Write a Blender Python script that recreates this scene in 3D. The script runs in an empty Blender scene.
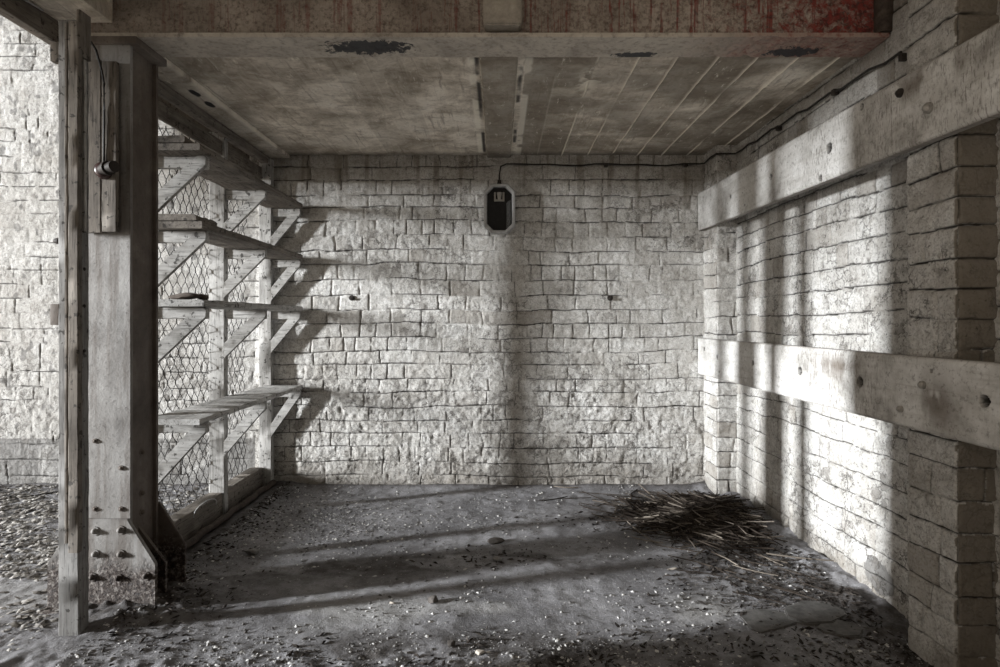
import bpy, bmesh, math, random
import numpy as np
from mathutils import Vector, Matrix
random.seed(7); RNG = np.random.default_rng(11)
SC = bpy.context.scene; COL = SC.collection
H = 1.162; F = 600.0; CX = 499.0; CY = 320.0        # eye height, focal length in pixels, vanishing point
YB = F/142.0                                        # back wall
ZC = H+1.162                                        # ceiling
def W(x, y, Y):
    s = F/Y
    return Vector(((x-CX)/s, Y, H-(y-CY)/s))

# ---------------------------------------------------------------- noise
_T = RNG.random((512, 512))
def vn(x, y, seed=0):
    x = np.asarray(x, float)+seed*37.17; y = np.asarray(y, float)+seed*91.7
    xi = np.floor(x).astype(int); yi = np.floor(y).astype(int)
    fx = x-xi; fy = y-yi
    fx = fx*fx*(3-2*fx); fy = fy*fy*(3-2*fy)
    a = _T[xi & 511, yi & 511]; b = _T[(xi+1) & 511, yi & 511]
    c = _T[xi & 511, (yi+1) & 511]; d = _T[(xi+1) & 511, (yi+1) & 511]
    return (a*(1-fx)+b*fx)*(1-fy)+(c*(1-fx)+d*fx)*fy
def fbm(x, y, seed=0, o=4):
    t = 0; amp = 1; tot = 0
    for k in range(o):
        t = t+amp*vn(x*2**k, y*2**k, seed+k*3); tot += amp; amp *= .5
    return t/tot
def ss(a, b, x):
    t = np.clip((x-a)/(b-a), 0, 1); return t*t*(3-2*t)

# ---------------------------------------------------------------- object helpers
def link(name, me, mat=None, parent=None, loc=None):
    o = bpy.data.objects.new(name, me); COL.objects.link(o)
    if mat is not None and me is not None and not me.materials: me.materials.append(mat)
    if parent is not None: o.parent = parent
    if loc is not None: o.location = loc
    return o
def tag(o, label=None, cat=None, group=None, kind=None):
    if label: o['label'] = label
    if cat: o['category'] = cat
    if group: o['group'] = group
    if kind: o['kind'] = kind
    return o
def empty(name, loc, label, cat, group=None, kind=None):
    o = link(name, None); o.location = loc; o.empty_display_size = .05
    return tag(o, label, cat, group, kind)
def wloc(parent):
    v = Vector((0, 0, 0)); p = parent
    while p is not None: v += p.location; p = p.parent
    return v
def np_mesh(name, verts, quads, attrs=None, smooth=True):
    me = bpy.data.meshes.new(name)
    n = len(verts); q = len(quads)
    me.vertices.add(n); me.vertices.foreach_set('co', np.asarray(verts, np.float32).ravel())
    me.loops.add(q*4); me.loops.foreach_set('vertex_index', np.asarray(quads, np.int32).ravel())
    me.polygons.add(q)
    me.polygons.foreach_set('loop_start', np.arange(0, q*4, 4, dtype=np.int32))
    me.polygons.foreach_set('loop_total', np.full(q, 4, np.int32))
    if smooth: me.polygons.foreach_set('use_smooth', np.ones(q, bool))
    me.update(calc_edges=True)
    for k, a in (attrs or {}).items():
        at = me.attributes.new(k, 'FLOAT', 'POINT'); at.data.foreach_set('value', np.asarray(a, np.float32).ravel())
    me.validate()
    return me
def grid_quads(nu, nv, flip=False):
    i = np.arange(nu-1)[:, None]*nv+np.arange(nv-1)[None, :]
    q = np.stack([i, i+nv, i+nv+1, i+1], -1).reshape(-1, 4)
    return q[:, ::-1] if flip else q
def face_slab(name, P, N, thick, nu, nv, hfun, attrs=None):
    """a solid slab whose front is a fine relief: P(u,v)->(n,3) surface, N outward normal, hfun(u,v)->(height, attrs)"""
    u, v = np.meshgrid(np.linspace(0, 1, nu), np.linspace(0, 1, nv), indexing='ij')
    base = P(u.ravel(), v.ravel()); N = np.asarray(N, float)
    h, at = hfun(base, u.ravel(), v.ravel())
    front = base+N*h[:, None]
    q = grid_quads(nu, nv)
    a = front[q[0]]; nrm = np.cross(a[1]-a[0], a[3]-a[0])
    flip = np.dot(nrm, N) < 0
    if flip: q = q[:, ::-1]
    idx = np.arange(nu*nv).reshape(nu, nv)
    loop = np.concatenate([idx[:, 0], idx[-1, 1:], idx[-2::-1, -1], idx[0, -2:0:-1]])
    m = len(loop); off = nu*nv
    back = base[loop]-N*thick
    k = np.arange(m); kn = (k+1) % m
    side = np.stack([loop[k], off+k, off+kn, loop[kn]], -1)
    if flip: side = side[:, ::-1]
    verts = np.concatenate([front, back])
    quads = np.concatenate([q, side])
    atts = {kk: np.concatenate([aa, aa[loop]]) for kk, aa in at.items()}
    me = np_mesh(name, verts, quads, atts)
    bm = bmesh.new(); bm.from_mesh(me); bm.verts.ensure_lookup_table()
    f = bm.faces.new([bm.verts[off+i] for i in range(m)]); f.normal_update()
    if f.normal.dot(Vector(N)) > 0: f.normal_flip()
    bm.to_mesh(me); bm.free()
    try:
        me.set_sharp_from_angle(angle=math.radians(50))
    except Exception: pass
    return me
def bm_box(bm, lo, hi, bevel=0.0):
    r = bmesh.ops.create_cube(bm, size=1.0)
    lo = Vector(lo); hi = Vector(hi); c = (lo+hi)/2; d = hi-lo
    for v in r['verts']: v.co = Vector((v.co.x*d.x, v.co.y*d.y, v.co.z*d.z))+c
    if bevel > 0:
        es = list({e for v in r['verts'] for e in v.link_edges})
        bmesh.ops.bevel(bm, geom=es, offset=min(bevel, .45*min(d)), segments=2, profile=.6, affect='EDGES')
def bm_cyl(bm, a, b, r0, r1=None, seg=12):
    a = Vector(a); b = Vector(b); d = b-a; r1 = r0 if r1 is None else r1
    M = Matrix.Translation((a+b)/2) @ d.to_track_quat('Z', 'Y').to_matrix().to_4x4()
    bmesh.ops.create_cone(bm, cap_ends=True, segments=seg, radius1=r0, radius2=r1, depth=d.length, matrix=M)
def bm_dome(bm, c, n, r, h, seg=12):
    n = Vector(n).normalized(); M = Matrix.Translation(Vector(c)) @ n.to_track_quat('Z', 'Y').to_matrix().to_4x4()
    prev = None
    for k in range(5):
        t = k/4*math.pi/2; rr = r*math.cos(t); z = h*math.sin(t)
        if k == 4:
            tip = bm.verts.new(M @ Vector((0, 0, h)))
            for i in range(seg): bm.faces.new((prev[i], prev[(i+1) % seg], tip))
        else:
            ring = [bm.verts.new(M @ Vector((rr*math.cos(6.2832*i/seg), rr*math.sin(6.2832*i/seg), z))) for i in range(seg)]
            if prev:
                for i in range(seg): bm.faces.new((prev[i], prev[(i+1) % seg], ring[(i+1) % seg], ring[i]))
            else: bm.faces.new(ring[::-1])
            prev = ring
def bm_prism(bm, poly, y0, y1):
    """polygon in XZ extruded along Y"""
    f = [bm.verts.new((x, y0, z)) for x, z in poly]; b = [bm.verts.new((x, y1, z)) for x, z in poly]
    bm.faces.new(f); bm.faces.new(b[::-1]); n = len(poly)
    for i in range(n): bm.faces.new((f[(i+1) % n], f[i], b[i], b[(i+1) % n]))
def bm_tube(bm, pts, r, seg=6):
    pts = [Vector(p) for p in pts]; rings = []
    for i, p in enumerate(pts):
        t = (pts[min(i+1, len(pts)-1)]-pts[max(i-1, 0)]).normalized()
        q = t.to_track_quat('Z', 'Y')
        rings.append([bm.verts.new(p+q @ Vector((r*math.cos(6.2832*k/seg), r*math.sin(6.2832*k/seg), 0))) for k in range(seg)])
    for a, b in zip(rings, rings[1:]):
        for k in range(seg): bm.faces.new((a[k], a[(k+1) % seg], b[(k+1) % seg], b[k]))
    bm.faces.new(rings[0][::-1]); bm.faces.new(rings[-1])
def fin(name, bm, mat, parent=None, origin=None, smooth=35):
    """bmesh in world coordinates -> object; origin of a top-level one defaults to its base centre"""
    bmesh.ops.recalc_face_normals(bm, faces=bm.faces[:])
    if origin is None:
        if parent is not None: origin = wloc(parent)
        else:
            xs = [v.co for v in bm.verts]
            origin = Vector(((min(v.x for v in xs)+max(v.x for v in xs))/2, (min(v.y for v in xs)+max(v.y for v in xs))/2, min(v.z for v in xs)))
    bmesh.ops.translate(bm, verts=bm.verts[:], vec=-Vector(origin))
    me = bpy.data.meshes.new(name); bm.to_mesh(me); bm.free()
    if smooth:
        me.polygons.foreach_set('use_smooth', [True]*len(me.polygons))
        try: me.set_sharp_from_angle(angle=math.radians(smooth))
        except Exception: pass
    o = link(name, me, mat, parent)
    o.location = Vector(origin)-(wloc(parent) if parent is not None else Vector((0, 0, 0)))
    return o
def box(name, lo, hi, mat, parent=None, bevel=.003):
    bm = bmesh.new(); bm_box(bm, lo, hi, bevel); return fin(name, bm, mat, parent)
def plank_bm(bm, lo, hi, axis, rough=.0008, nseg=26, bevel=.003, warp=.0, seed=0):
    """a worn sawn timber: a bevelled section swept along an axis with wavering edges"""
    lo = Vector(lo); hi = Vector(hi); a = axis; b, c = [k for k in range(3) if k != a]
    rr = random.Random(seed); prev = None
    L = hi[a]-lo[a]
    nb = [(0, bevel), (bevel, 0), (1, 0)]
    for i in range(nseg+1):
        t = i/nseg; ring = []
        w0 = warp*math.sin(t*math.pi)
        sec = []
        for (sb, sc) in ((0, 0), (1, 0), (1, 1), (0, 1)):
            pb = lo[b] if sb == 0 else hi[b]; pc = lo[c] if sc == 0 else hi[c]
            db = bevel if sb == 0 else -bevel; dc = bevel if sc == 0 else -bevel
            two = [(pb+db, pc), (pb, pc+dc)] if (sb, sc) in ((1, 0), (0, 1)) else [(pb, pc+dc), (pb+db, pc)]
            sec += two
        for (pb, pc) in sec:
            v = [0, 0, 0]; v[a] = lo[a]+L*t
            v[b] = pb+rr.uniform(-rough, rough); v[c] = pc+rr.uniform(-rough, rough)+w0
            ring.append(bm.verts.new(v))
        if prev:
            for k in range(8): bm.faces.new((prev[k], prev[(k+1) % 8], ring[(k+1) % 8], ring[k]))
        else: bm.faces.new(ring[::-1])
        prev = ring
    bm.faces.new(prev)
def plank(name, lo, hi, axis, mat, parent=None, **k):
    bm = bmesh.new(); plank_bm(bm, lo, hi, axis, seed=hash((round(lo[0], 3), round(lo[2], 3), round(lo[1], 3))) % 9999, **k)
    return fin(name, bm, mat, parent)

# ---------------------------------------------------------------- materials
class NT:
    def __init__(s, name):
        s.m = bpy.data.materials.new(name); s.m.use_nodes = True
        s.t = s.m.node_tree; s.b = s.t.nodes['Principled BSDF']
    def n(s, typ, **kw):
        nd = s.t.nodes.new(typ)
        for k, v in kw.items():
            if k.startswith('i_'): nd.inputs[int(k[2:])].default_value = v
            else: setattr(nd, k, v)
        return nd
    def l(s, a, b): s.t.links.new(a, b)
    def pos(s, scale=(1, 1, 1), obj=False):
        if obj:
            tc = s.n('ShaderNodeTexCoord').outputs['Object']
            r = s.n('ShaderNodeObjectInfo').outputs['Random']
            ad = s.n('ShaderNodeVectorMath', operation='ADD'); s.l(tc, ad.inputs[0])
            mu = s.n('ShaderNodeMath', operation='MULTIPLY'); s.l(r, mu.inputs[0]); mu.inputs[1].default_value = 13.7
            s.l(mu.outputs[0], ad.inputs[1]); out = ad.outputs[0]
        else: out = s.n('ShaderNodeNewGeometry').outputs['Position']
        v = s.n('ShaderNodeVectorMath', operation='MULTIPLY'); s.l(out, v.inputs[0]); v.inputs[1].default_value = scale
        return v.outputs[0]
    def noise(s, co, scale, detail=6, rough=.6, dist=0.0):
        nd = s.n('ShaderNodeTexNoise'); s.l(co, nd.inputs['Vector'])
        nd.inputs['Scale'].default_value = scale; nd.inputs['Detail'].default_value = detail
        nd.inputs['Roughness'].default_value = rough; nd.inputs['Distortion'].default_value = dist
        return nd.outputs['Fac']
    def vor(s, co, scale, feature='F1', out='Distance'):
        nd = s.n('ShaderNodeTexVoronoi', feature=feature); s.l(co, nd.inputs['Vector']); nd.inputs['Scale'].default_value = scale
        return nd.outputs[out]
    def attr(s, name): return s.n('ShaderNodeAttribute', attribute_name=name).outputs['Fac']
    def ramp(s, fac, stops, interp='LINEAR'):
        nd = s.n('ShaderNodeValToRGB'); s.l(fac, nd.inputs[0]); cr = nd.color_ramp; cr.interpolation = interp
        while len(cr.elements) < len(stops): cr.elements.new(.5)
        for e, (p, c) in zip(cr.elements, stops):
            e.position = p; e.color = (c, c, c, 1) if isinstance(c, (int, float)) else (*c, 1)
        return nd.outputs[0]
    def mix(s, fac, a, b, mode='MIX'):
        nd = s.n('ShaderNodeMix', data_type='RGBA', blend_type=mode)
        for sock, v in ((nd.inputs[0], fac), (nd.inputs[6], a), (nd.inputs[7], b)):
            if hasattr(v, 'node'): s.l(v, sock)
            elif isinstance(v, (int, float)): sock.default_value = v if sock is nd.inputs[0] else (v, v, v, 1)
            else: sock.default_value = (*v, 1)
        return nd.outputs[2]
    def math(s, op, a, b=None, clamp=False):
        nd = s.n('ShaderNodeMath', operation=op, use_clamp=clamp)
        if op == 'MULTIPLY_ADD': nd.inputs[2].default_value = .25
        for sock, v in ((nd.inputs[0], a), (nd.inputs[1], b)):
            if v is None: continue
            if hasattr(v, 'node'): s.l(v, sock)
            else: sock.default_value = v
        return nd.outputs[0]
    def sep(s, co):
        nd = s.n('ShaderNodeSeparateXYZ'); s.l(co, nd.inputs[0]); return nd.outputs
    def bump(s, h, strength, dist=.004, prev=None):
        nd = s.n('ShaderNodeBump'); s.l(h, nd.inputs['Height']); nd.inputs['Strength'].default_value = strength
        nd.inputs['Distance'].default_value = dist
        if prev: s.l(prev, nd.inputs['Normal'])
        return nd.outputs[0]
    def out(s, col, rough=.85, normal=None, metal=0.0, spec=.3):
        if hasattr(col, 'node'): s.l(col, s.b.inputs['Base Color'])
        else: s.b.inputs['Base Color'].default_value = (*col, 1)
        if hasattr(rough, 'node'): s.l(rough, s.b.inputs['Roughness'])
        else: s.b.inputs['Roughness'].default_value = rough
        s.b.inputs['Metallic'].default_value = metal
        s.b.inputs['Specular IOR Level'].default_value = spec
        if normal: s.l(normal, s.b.inputs['Normal'])
        return s.m

def mat_brick():
    s = NT('limewashed_brick'); p = s.pos()
    n1 = s.noise(p, 4, 9, .68, .3); n2 = s.noise(p, 30, 8, .75, .4); n3 = s.noise(p, 120, 5, .75); n0 = s.noise(p, 1.4, 5, .6)
    col = s.ramp(n1, [(.30, (.42, .40, .37)), (.45, (.66, .645, .62)), (.56, (.76, .75, .73)), (.74, (.86, .86, .85))])
    col = s.mix(s.ramp(n0, [(.42, .0), (.64, .38)]), col, (.42, .40, .365))
    col = s.mix(s.ramp(n2, [(.47, 0.0), (.66, .62)]), col, (.30, .275, .245))
    col = s.mix(s.ramp(n3, [(.51, 0.0), (.66, .65)]), col, (.16, .143, .125))
    tone = s.attr('tone'); col = s.mix(s.math('MULTIPLY', tone, .6), col, (.30, .27, .235))
    st = s.attr('stain'); col = s.mix(st, col, (.16, .135, .105))  # stains, plus shade painted on the pier front and upper back wall
    col = s.mix(s.attr('bare'), col, (.17, .165, .16))
    rg = s.attr('rough')
    # flaking wash: ragged edges of the curling paint
    wob = s.n('ShaderNodeTexNoise'); s.l(p, wob.inputs['Vector']); wob.inputs['Scale'].default_value = 17; wob.inputs['Detail'].default_value = 5; wob.inputs['Roughness'].default_value = .7
    ad = s.n('ShaderNodeVectorMath', operation='MULTIPLY_ADD'); s.l(wob.outputs['Color'], ad.inputs[0]); ad.inputs[1].default_value = (.09, .09, .09); s.l(p, ad.inputs[2])
    ve = s.vor(ad.outputs[0], 21, 'DISTANCE_TO_EDGE'); vc = s.n('ShaderNodeSeparateXYZ'); s.l(s.vor(ad.outputs[0], 21, 'F1', 'Color'), vc.inputs[0])
    gate = s.ramp(s.noise(p, 9, 4, .65), [(.45, 0.0), (.56, 1.0)])
    crack = s.math('MULTIPLY', s.ramp(ve, [(.02, 1.0), (.07, 0.0)]), gate)
    crack = s.math('MULTIPLY', crack, s.math('MULTIPLY_ADD', rg, .75), True)
    col = s.mix(s.math('MULTIPLY', crack, .75), col, (.06, .053, .047))
    gone = s.math('MULTIPLY', s.math('MULTIPLY', s.ramp(vc.outputs[0], [(.80, 0.0), (.83, 1.0)]), gate), s.math('MULTIPLY', rg, .55))
    col = s.mix(gone, col, (.15, .135, .12))
    j = s.attr('joint'); col = s.mix(j, col, (.025, .022, .02))
    chip = s.ramp(s.noise(p, 62, 4, .65), [(.63, 0.0), (.67, 1.0)])
    col = s.mix(s.math('MULTIPLY', s.math('MULTIPLY', chip, rg), .85), col, (.045, .04, .035))
    b = s.bump(n2, 1.0, .012); b = s.bump(n3, .8, .005, b)
    fl = s.math('MULTIPLY', s.math('MULTIPLY', ve, rg), gate); b = s.bump(fl, .6, .02, b)
    return s.out(col, .9, b, spec=.2)
def mat_ceiling():
    s = NT('board_marked_concrete'); p = s.pos((1, 1, 1)); ps = s.pos((6, 1.1, 1))
    n1 = s.noise(p, 3.4, 9, .7, .5); n2 = s.noise(ps, 4, 6, .65); n3 = s.noise(p, 42, 7, .75); pb = s.pos((1.6, 3.2, 1)); n4 = s.noise(pb, 3.2, 7, .68, .6)
    col = s.ramp(n1, [(.34, (.33, .285, .23)), (.46, (.58, .52, .44)), (.55, (.80, .735, .64)), (.68, (.93, .885, .80))])
    col = s.mix(s.ramp(n4, [(.36, .5), (.48, 0.0)]), col, (.27, .225, .18))
    col = s.mix(s.ramp(n2, [(.55, 0.0), (.72, .5)]), col, (.84, .79, .70))
    col = s.mix(s.ramp(n3, [(.53, 0.0), (.70, .55)]), col, (.17, .14, .11))
    t = s.attr('tone'); col = s.mix(s.math('MULTIPLY', t, .7), col, (.15, .125, .098))
    col = s.mix(s.ramp(s.noise(s.pos((30, 2.5, 1)), 1.2, 6, .7, .4), [(.56, 0.0), (.66, .6)]), col, (.24, .20, .16))
    col = s.mix(s.ramp(s.noise(s.pos((18, 5, 1)), 2.0, 6, .75), [(.60, 0.0), (.70, .7)]), col, (.92, .87, .77))
    col = s.mix(s.math('MULTIPLY', s.attr('fin'), .8), col, (.95, .90, .79))
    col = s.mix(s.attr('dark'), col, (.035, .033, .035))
    return s.out(col, .9, s.bump(n3, .5, .005), spec=.2)
def mat_floor():
    s = NT('dirty_concrete'); p = s.pos()
    n1 = s.noise(p, 2.3, 8, .6, .4); n2 = s.noise(p, 17, 8, .7); n3 = s.noise(p, 90, 5, .75)
    col = s.ramp(n1, [(.32, (.15, .147, .154)), (.5, (.245, .242, .254)), (.7, (.34, .337, .35))])
    col = s.mix(s.ramp(n2, [(.46, 0.0), (.66, .6)]), col, (.085, .08, .077))
    col = s.mix(s.ramp(n3, [(.56, 0.0), (.7, .75)]), col, (.04, .037, .035))
    col = s.mix(s.ramp(s.noise(p, 140, 3, .6), [(.64, 0.0), (.70, .8)]), col, (.62, .61, .60))
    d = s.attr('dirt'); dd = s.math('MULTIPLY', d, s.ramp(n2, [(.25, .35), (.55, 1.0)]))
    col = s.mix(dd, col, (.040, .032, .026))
    col = s.mix(s.attr('pale'), col, (.36, .355, .35))
    b = s.bump(n2, .7, .012); b = s.bump(n3, .6, .006, b)
    return s.out(col, .82, b, spec=.3)
def mat_timber(name, c0, c1, c2, axis=0, worn=.35, wornc=(.6, .58, .54)):
    s = NT(name); st = [26, 26, 26]; st[axis] = 1.6
    p = s.pos(tuple(st), True); q = s.pos((1, 1, 1), True)
    n1 = s.noise(p, 1.3, 7, .65, .8); n2 = s.noise(q, 7, 7, .65); n3 = s.noise(p, 5, 4, .7)
    col = s.ramp(n1, [(.30, c0), (.5, c1), (.70, c2)])
    col = s.mix(s.ramp(n2, [(.46, 0.0), (.60, worn)]), col, wornc)
    col = s.mix(s.ramp(n3, [(.53, 0.0), (.66, .75)]), col, tuple(x*.3 for x in c0))
    col = s.mix(s.ramp(s.noise(q, 33, 3, .6), [(.60, 0.0), (.66, .85)]), col, (.035, .031, .028))
    col = s.mix(s.ramp(s.noise(q, 3, 8, .75), [(.5, 0.0), (.7, .6)]), col, tuple(x*.55 for x in c0))
    b = s.bump(n1, .4, .003); b = s.bump(n3, .3, .0015, b)
    return s.out(col, .82, b, spec=.25)
def mat_beamwood():
    s = NT('whitewashed_timber'); p = s.pos((1, 1.6, 22)); q = s.pos((1, 1, 1)); v = s.pos((1, 60, 14))
    n1 = s.noise(p, 2, 7, .65, .6); n2 = s.noise(q, 4.5, 8, .68); n3 = s.noise(v, 2, 6, .7); n4 = s.noise(q, 60, 4, .7)
    col = s.ramp(n2, [(.34, (.30, .287, .27)), (.48, (.54, .528, .508)), (.64, (.72, .713, .70))])
    col = s.mix(s.ramp(n1, [(.52, 0.0), (.70, .35)]), col, (.25, .225, .195))
    col = s.mix(s.math('MULTIPLY', s.ramp(n3, [(.52, 0.0), (.62, .7)]), s.attr('worn')), col, (.13, .115, .10))
    col = s.mix(s.ramp(n4, [(.54, 0.0), (.68, .6)]), col, (.15, .138, .125))
    col = s.mix(s.attr('stain'), col, (.10, .075, .055))
    col = s.mix(s.attr('pit'), col, (.02, .017, .015))
    b = s.bump(n1, .35, .003); b = s.bump(n4, .25, .002, b)
    return s.out(col, .85, b, spec=.2)
def mat_redsteel():
    s = NT('red_rusted_steel'); p = s.pos(); v = s.pos((26, 26, 1.4)); x = s.sep(p)[0]
    n1 = s.noise(v, 1, 6, .65, .3); n2 = s.noise(p, 60, 6, .75); n3 = s.noise(p, 4, 6, .6)
    base = s.ramp(n3, [(.3, (.20, .165, .14)), (.5, (.33, .285, .245)), (.7, (.47, .41, .36))])
    base = s.mix(s.ramp(n2, [(.48, 0.0), (.66, .8)]), base, (.08, .06, .05))
    amt = s.ramp(s.math('MULTIPLY', s.math('ADD', x, 1.7), .30), [(.12, .05), (.5, .45), (.78, .72), (.97, 1.0)])
    s1 = s.noise(s.pos((60, 60, 1.6)), 1, 5, .7, .2); s2 = s.noise(p, 24, 7, .75, .5); z = s.sep(p)[2]
    drip = s.ramp(s.math('MULTIPLY_ADD', s.math('ADD', s1, s.math('MULTIPLY', s.math('SUBTRACT', n1, .5), .7)), 1.0), [(.80, 0.0), (.88, 1.0)])
    blot = s.ramp(s.math('ADD', s.math('MULTIPLY', s2, .55), s.math('MULTIPLY', amt, .5)), [(.65, 0.0), (.76, 1.0)])
    rim = s.ramp(s.math('ADD', s.math('MULTIPLY', s.math('SUBTRACT', 2.345, z), 14), s.math('MULTIPLY', s2, .8)), [(.45, 0.0), (.7, .8)])
    red = s.math('MAXIMUM', s.math('MULTIPLY', drip, s.math('MULTIPLY_ADD', amt, .8), True), blot)
    base = s.mix(s.math('MULTIPLY', rim, .8), base, (.07, .03, .022))
    col = s.mix(s.math('MULTIPLY', red, .88), base, s.ramp(n2, [(.38, (.03, .006, .005)), (.52, (.17, .008, .006)), (.66, (.25, .03, .022))]))
    col = s.mix(s.math('MULTIPLY', s.ramp(s.noise(p, 33, 6, .75, .4), [(.50, 0.0), (.60, .7)]), amt), col, (.045, .012, .010))
    b = s.bump(n2, .8, .006)
    return s.out(col, .8, b, spec=.25)
def mat_flange():
    s = NT('flaking_painted_flange'); p = s.pos(); x = s.sep(p)
    n1 = s.noise(p, 6, 8, .7, .5); n2 = s.noise(p, 40, 6, .7)
    col = s.ramp(n1, [(.3, (.32, .285, .25)), (.5, (.52, .475, .415)), (.7, (.64, .60, .53))])
    col = s.mix(s.ramp(n2, [(.5, 0.0), (.68, .6)]), col, (.16, .13, .11))
    right = s.ramp(s.math('ADD', s.math('MULTIPLY', x[0], .5), s.math('MULTIPLY', n1, .5)), [(.62, 0.0), (.82, .85)])
    col = s.mix(s.math('MULTIPLY', right, s.ramp(n2, [(.35, 1.0), (.6, .4)])), col, (.17, .035, .025))
    for cx, rx, ry in ((-.55, .21, .07), (.585, .11, .035), (1.25, .13, .05)):     # patches where the paint has come off
        ex = s.math('DIVIDE', s.math('SUBTRACT', x[0], cx), rx); ey = s.math('DIVIDE', s.math('SUBTRACT', x[1], 2.52 if cx < 0 else (2.585 if cx < 1 else 2.56)), ry)
        d = s.math('SQRT', s.math('ADD', s.math('MULTIPLY', ex, ex), s.math('MULTIPLY', ey, ey)))
        d = s.math('ADD', d, s.math('MULTIPLY', s.math('SUBTRACT', s.noise(p, 26, 6, .75), .5), 2.4))
        col = s.mix(s.ramp(d, [(.78, .93), (.9, 0.0)]), col, (.05, .053, .06))
    return s.out(col, .85, s.bump(n2, .6, .006), spec=.2)
def mat_column(name='painted_steel', dark=False):
    s = NT(name); p = s.pos(); v = s.pos((14, 14, 1.2)); z = s.sep(p)[2]
    n1 = s.noise(p, 5, 8, .65, .3); n2 = s.noise(p, 55, 6, .72); n3 = s.noise(v, 1.6, 6, .65)
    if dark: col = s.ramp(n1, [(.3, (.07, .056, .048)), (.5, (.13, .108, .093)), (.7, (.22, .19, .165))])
    else: col = s.ramp(n1, [(.3, (.16, .15, .142)), (.5, (.27, .26, .25)), (.7, (.37, .36, .35))])
    col = s.mix(s.ramp(n3, [(.46, 0.0), (.62, .65)]), col, (.11, .088, .072))
    col = s.mix(s.ramp(n2, [(.56, 0.0), (.72, .7)]), col, (.05, .04, .035))
    base = s.ramp(s.math('SUBTRACT', s.math('MULTIPLY', s.math('SUBTRACT', n1, .5), .45), z), [(-.16+1, 0), (1, 1)]) if False else None
    zz = s.math('ADD', z, s.math('MULTIPLY', s.math('SUBTRACT', n1, .5), .35))
    low = s.ramp(zz, [(.15, .95), (.23, 0.0)])
    rustc = s.ramp(n2, [(.36, (.014, .010, .009)), (.5, (.05, .032, .025)), (.62, (.26, .235, .215))])
    col = s.mix(low, col, rustc)
    b = s.bump(n2, .5, .004)
    b2 = s.n('ShaderNodeBump'); s.l(s.noise(p, 34, 5, .7, .6), b2.inputs['Height']); s.l(low, b2.inputs['Strength']); b2.inputs['Distance'].default_value = .02; s.l(b, b2.inputs['Normal'])
    return s.out(col, .7, b2.outputs[0], spec=.35)
def mat_plain(name, c, var=.5, rough=.7, metal=0.0, spec=.3, scale=40, obj=True):
    s = NT(name); p = s.pos((1, 1, 1), obj)
    n = s.noise(p, scale, 6, .7)
    col = s.ramp(n, [(.3, tuple(x*(1-var) for x in c)), (.55, c), (.75, tuple(min(1, x*(1+var)) for x in c))])
    return s.out(col, rough, s.bump(n, .4, .002), metal, spec)
def mat_tone(name, c0, c1, c2, rough=.8):
    s = NT(name); t = s.attr('tone'); col = s.ramp(t, [(0, c0), (.5, c1), (1, c2)])
    n = s.noise(s.pos(), 150, 3, .7); col = s.mix(s.ramp(n, [(.45, 0.0), (.7, .5)]), col, tuple(x*.4 for x in c1))
    return s.out(col, rough, None, spec=.2)

M = dict(
    brick=mat_brick(), ceil=mat_ceiling(), floor=mat_floor(), beam=mat_beamwood(), red=mat_redsteel(), flange=mat_flange(),
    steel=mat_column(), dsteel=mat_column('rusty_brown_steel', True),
    grey_t=[mat_timber('grey_paint_timber_%s' % 'xyz'[a], (.24, .23, .215), (.37, .36, .345), (.50, .49, .475), a, .45, (.62, .615, .60)) for a in range(3)],
    post=mat_timber('weathered_post_timber', (.125, .12, .114), (.20, .194, .187), (.28, .274, .266), 2, .3, (.36, .355, .35)),
    brown_t=[mat_timber('brown_timber_%s' % 'xyz'[a], (.098, .085, .073), (.168, .149, .13), (.255, .228, .20), a, .2, (.33, .29, .245)) for a in range(3)],
    wire=mat_plain('rusted_wire', (.012, .010, .009), .5, .7, .2),
    iron=mat_plain('dark_iron', (.04, .033, .029), .5, .65, .2), bolt=mat_plain('painted_bolt', (.30, .285, .265), .5, .6),
    bezel=mat_plain('grey_enamel', (.42, .42, .42), .25, .55), lampdark=mat_plain('dark_lamp_interior', (.014, .013, .013), .4, .6),
    socket=mat_plain('pale_porcelain', (.36, .34, .31), .3, .4), bake=mat_plain('maroon_bakelite', (.055, .026, .024), .4, .35, 0, .5),
    cable=mat_plain('black_cable', (.022, .019, .017), .4, .6), pipe=mat_plain('rusty_pipe', (.07, .055, .046), .6, .8, 0, .2, 30),
    chips=mat_tone('gravel_tones', (.06, .055, .052), (.30, .295, .29), (.80, .79, .77)),
    litter=mat_tone('leaf_litter_tones', (.06, .052, .045), (.26, .245, .23), (.62, .60, .57)),
    dlitter=mat_tone('dark_leaf_tones', (.016, .013, .011), (.035, .028, .024), (.10, .088, .078)),
    reed=mat_tone('dry_reed_tones', (.016, .011, .008), (.055, .043, .034), (.23, .20, .168)),
    slab=mat_plain('dark_screed', (.13, .125, .12), .5, .9, 0, .2, 20), stone=mat_plain('grey_stone', (.24, .235, .23), .45, .9, 0, .2, 25), bricklump=mat_plain('brick_fragment', (.085, .076, .07), .4, .9, 0, .2, 30),
    palestick=mat_plain('pale_stalk', (.42, .38, .33), .3, .8, 0, .2, 20),
)
sg = NT('dusty_glass'); sg.b.inputs['Transmission Weight'].default_value = .9; sg.b.inputs['IOR'].default_value = 1.15
M['glass'] = sg.out((.75, .77, .78), .25, None, 0, .4)

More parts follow.
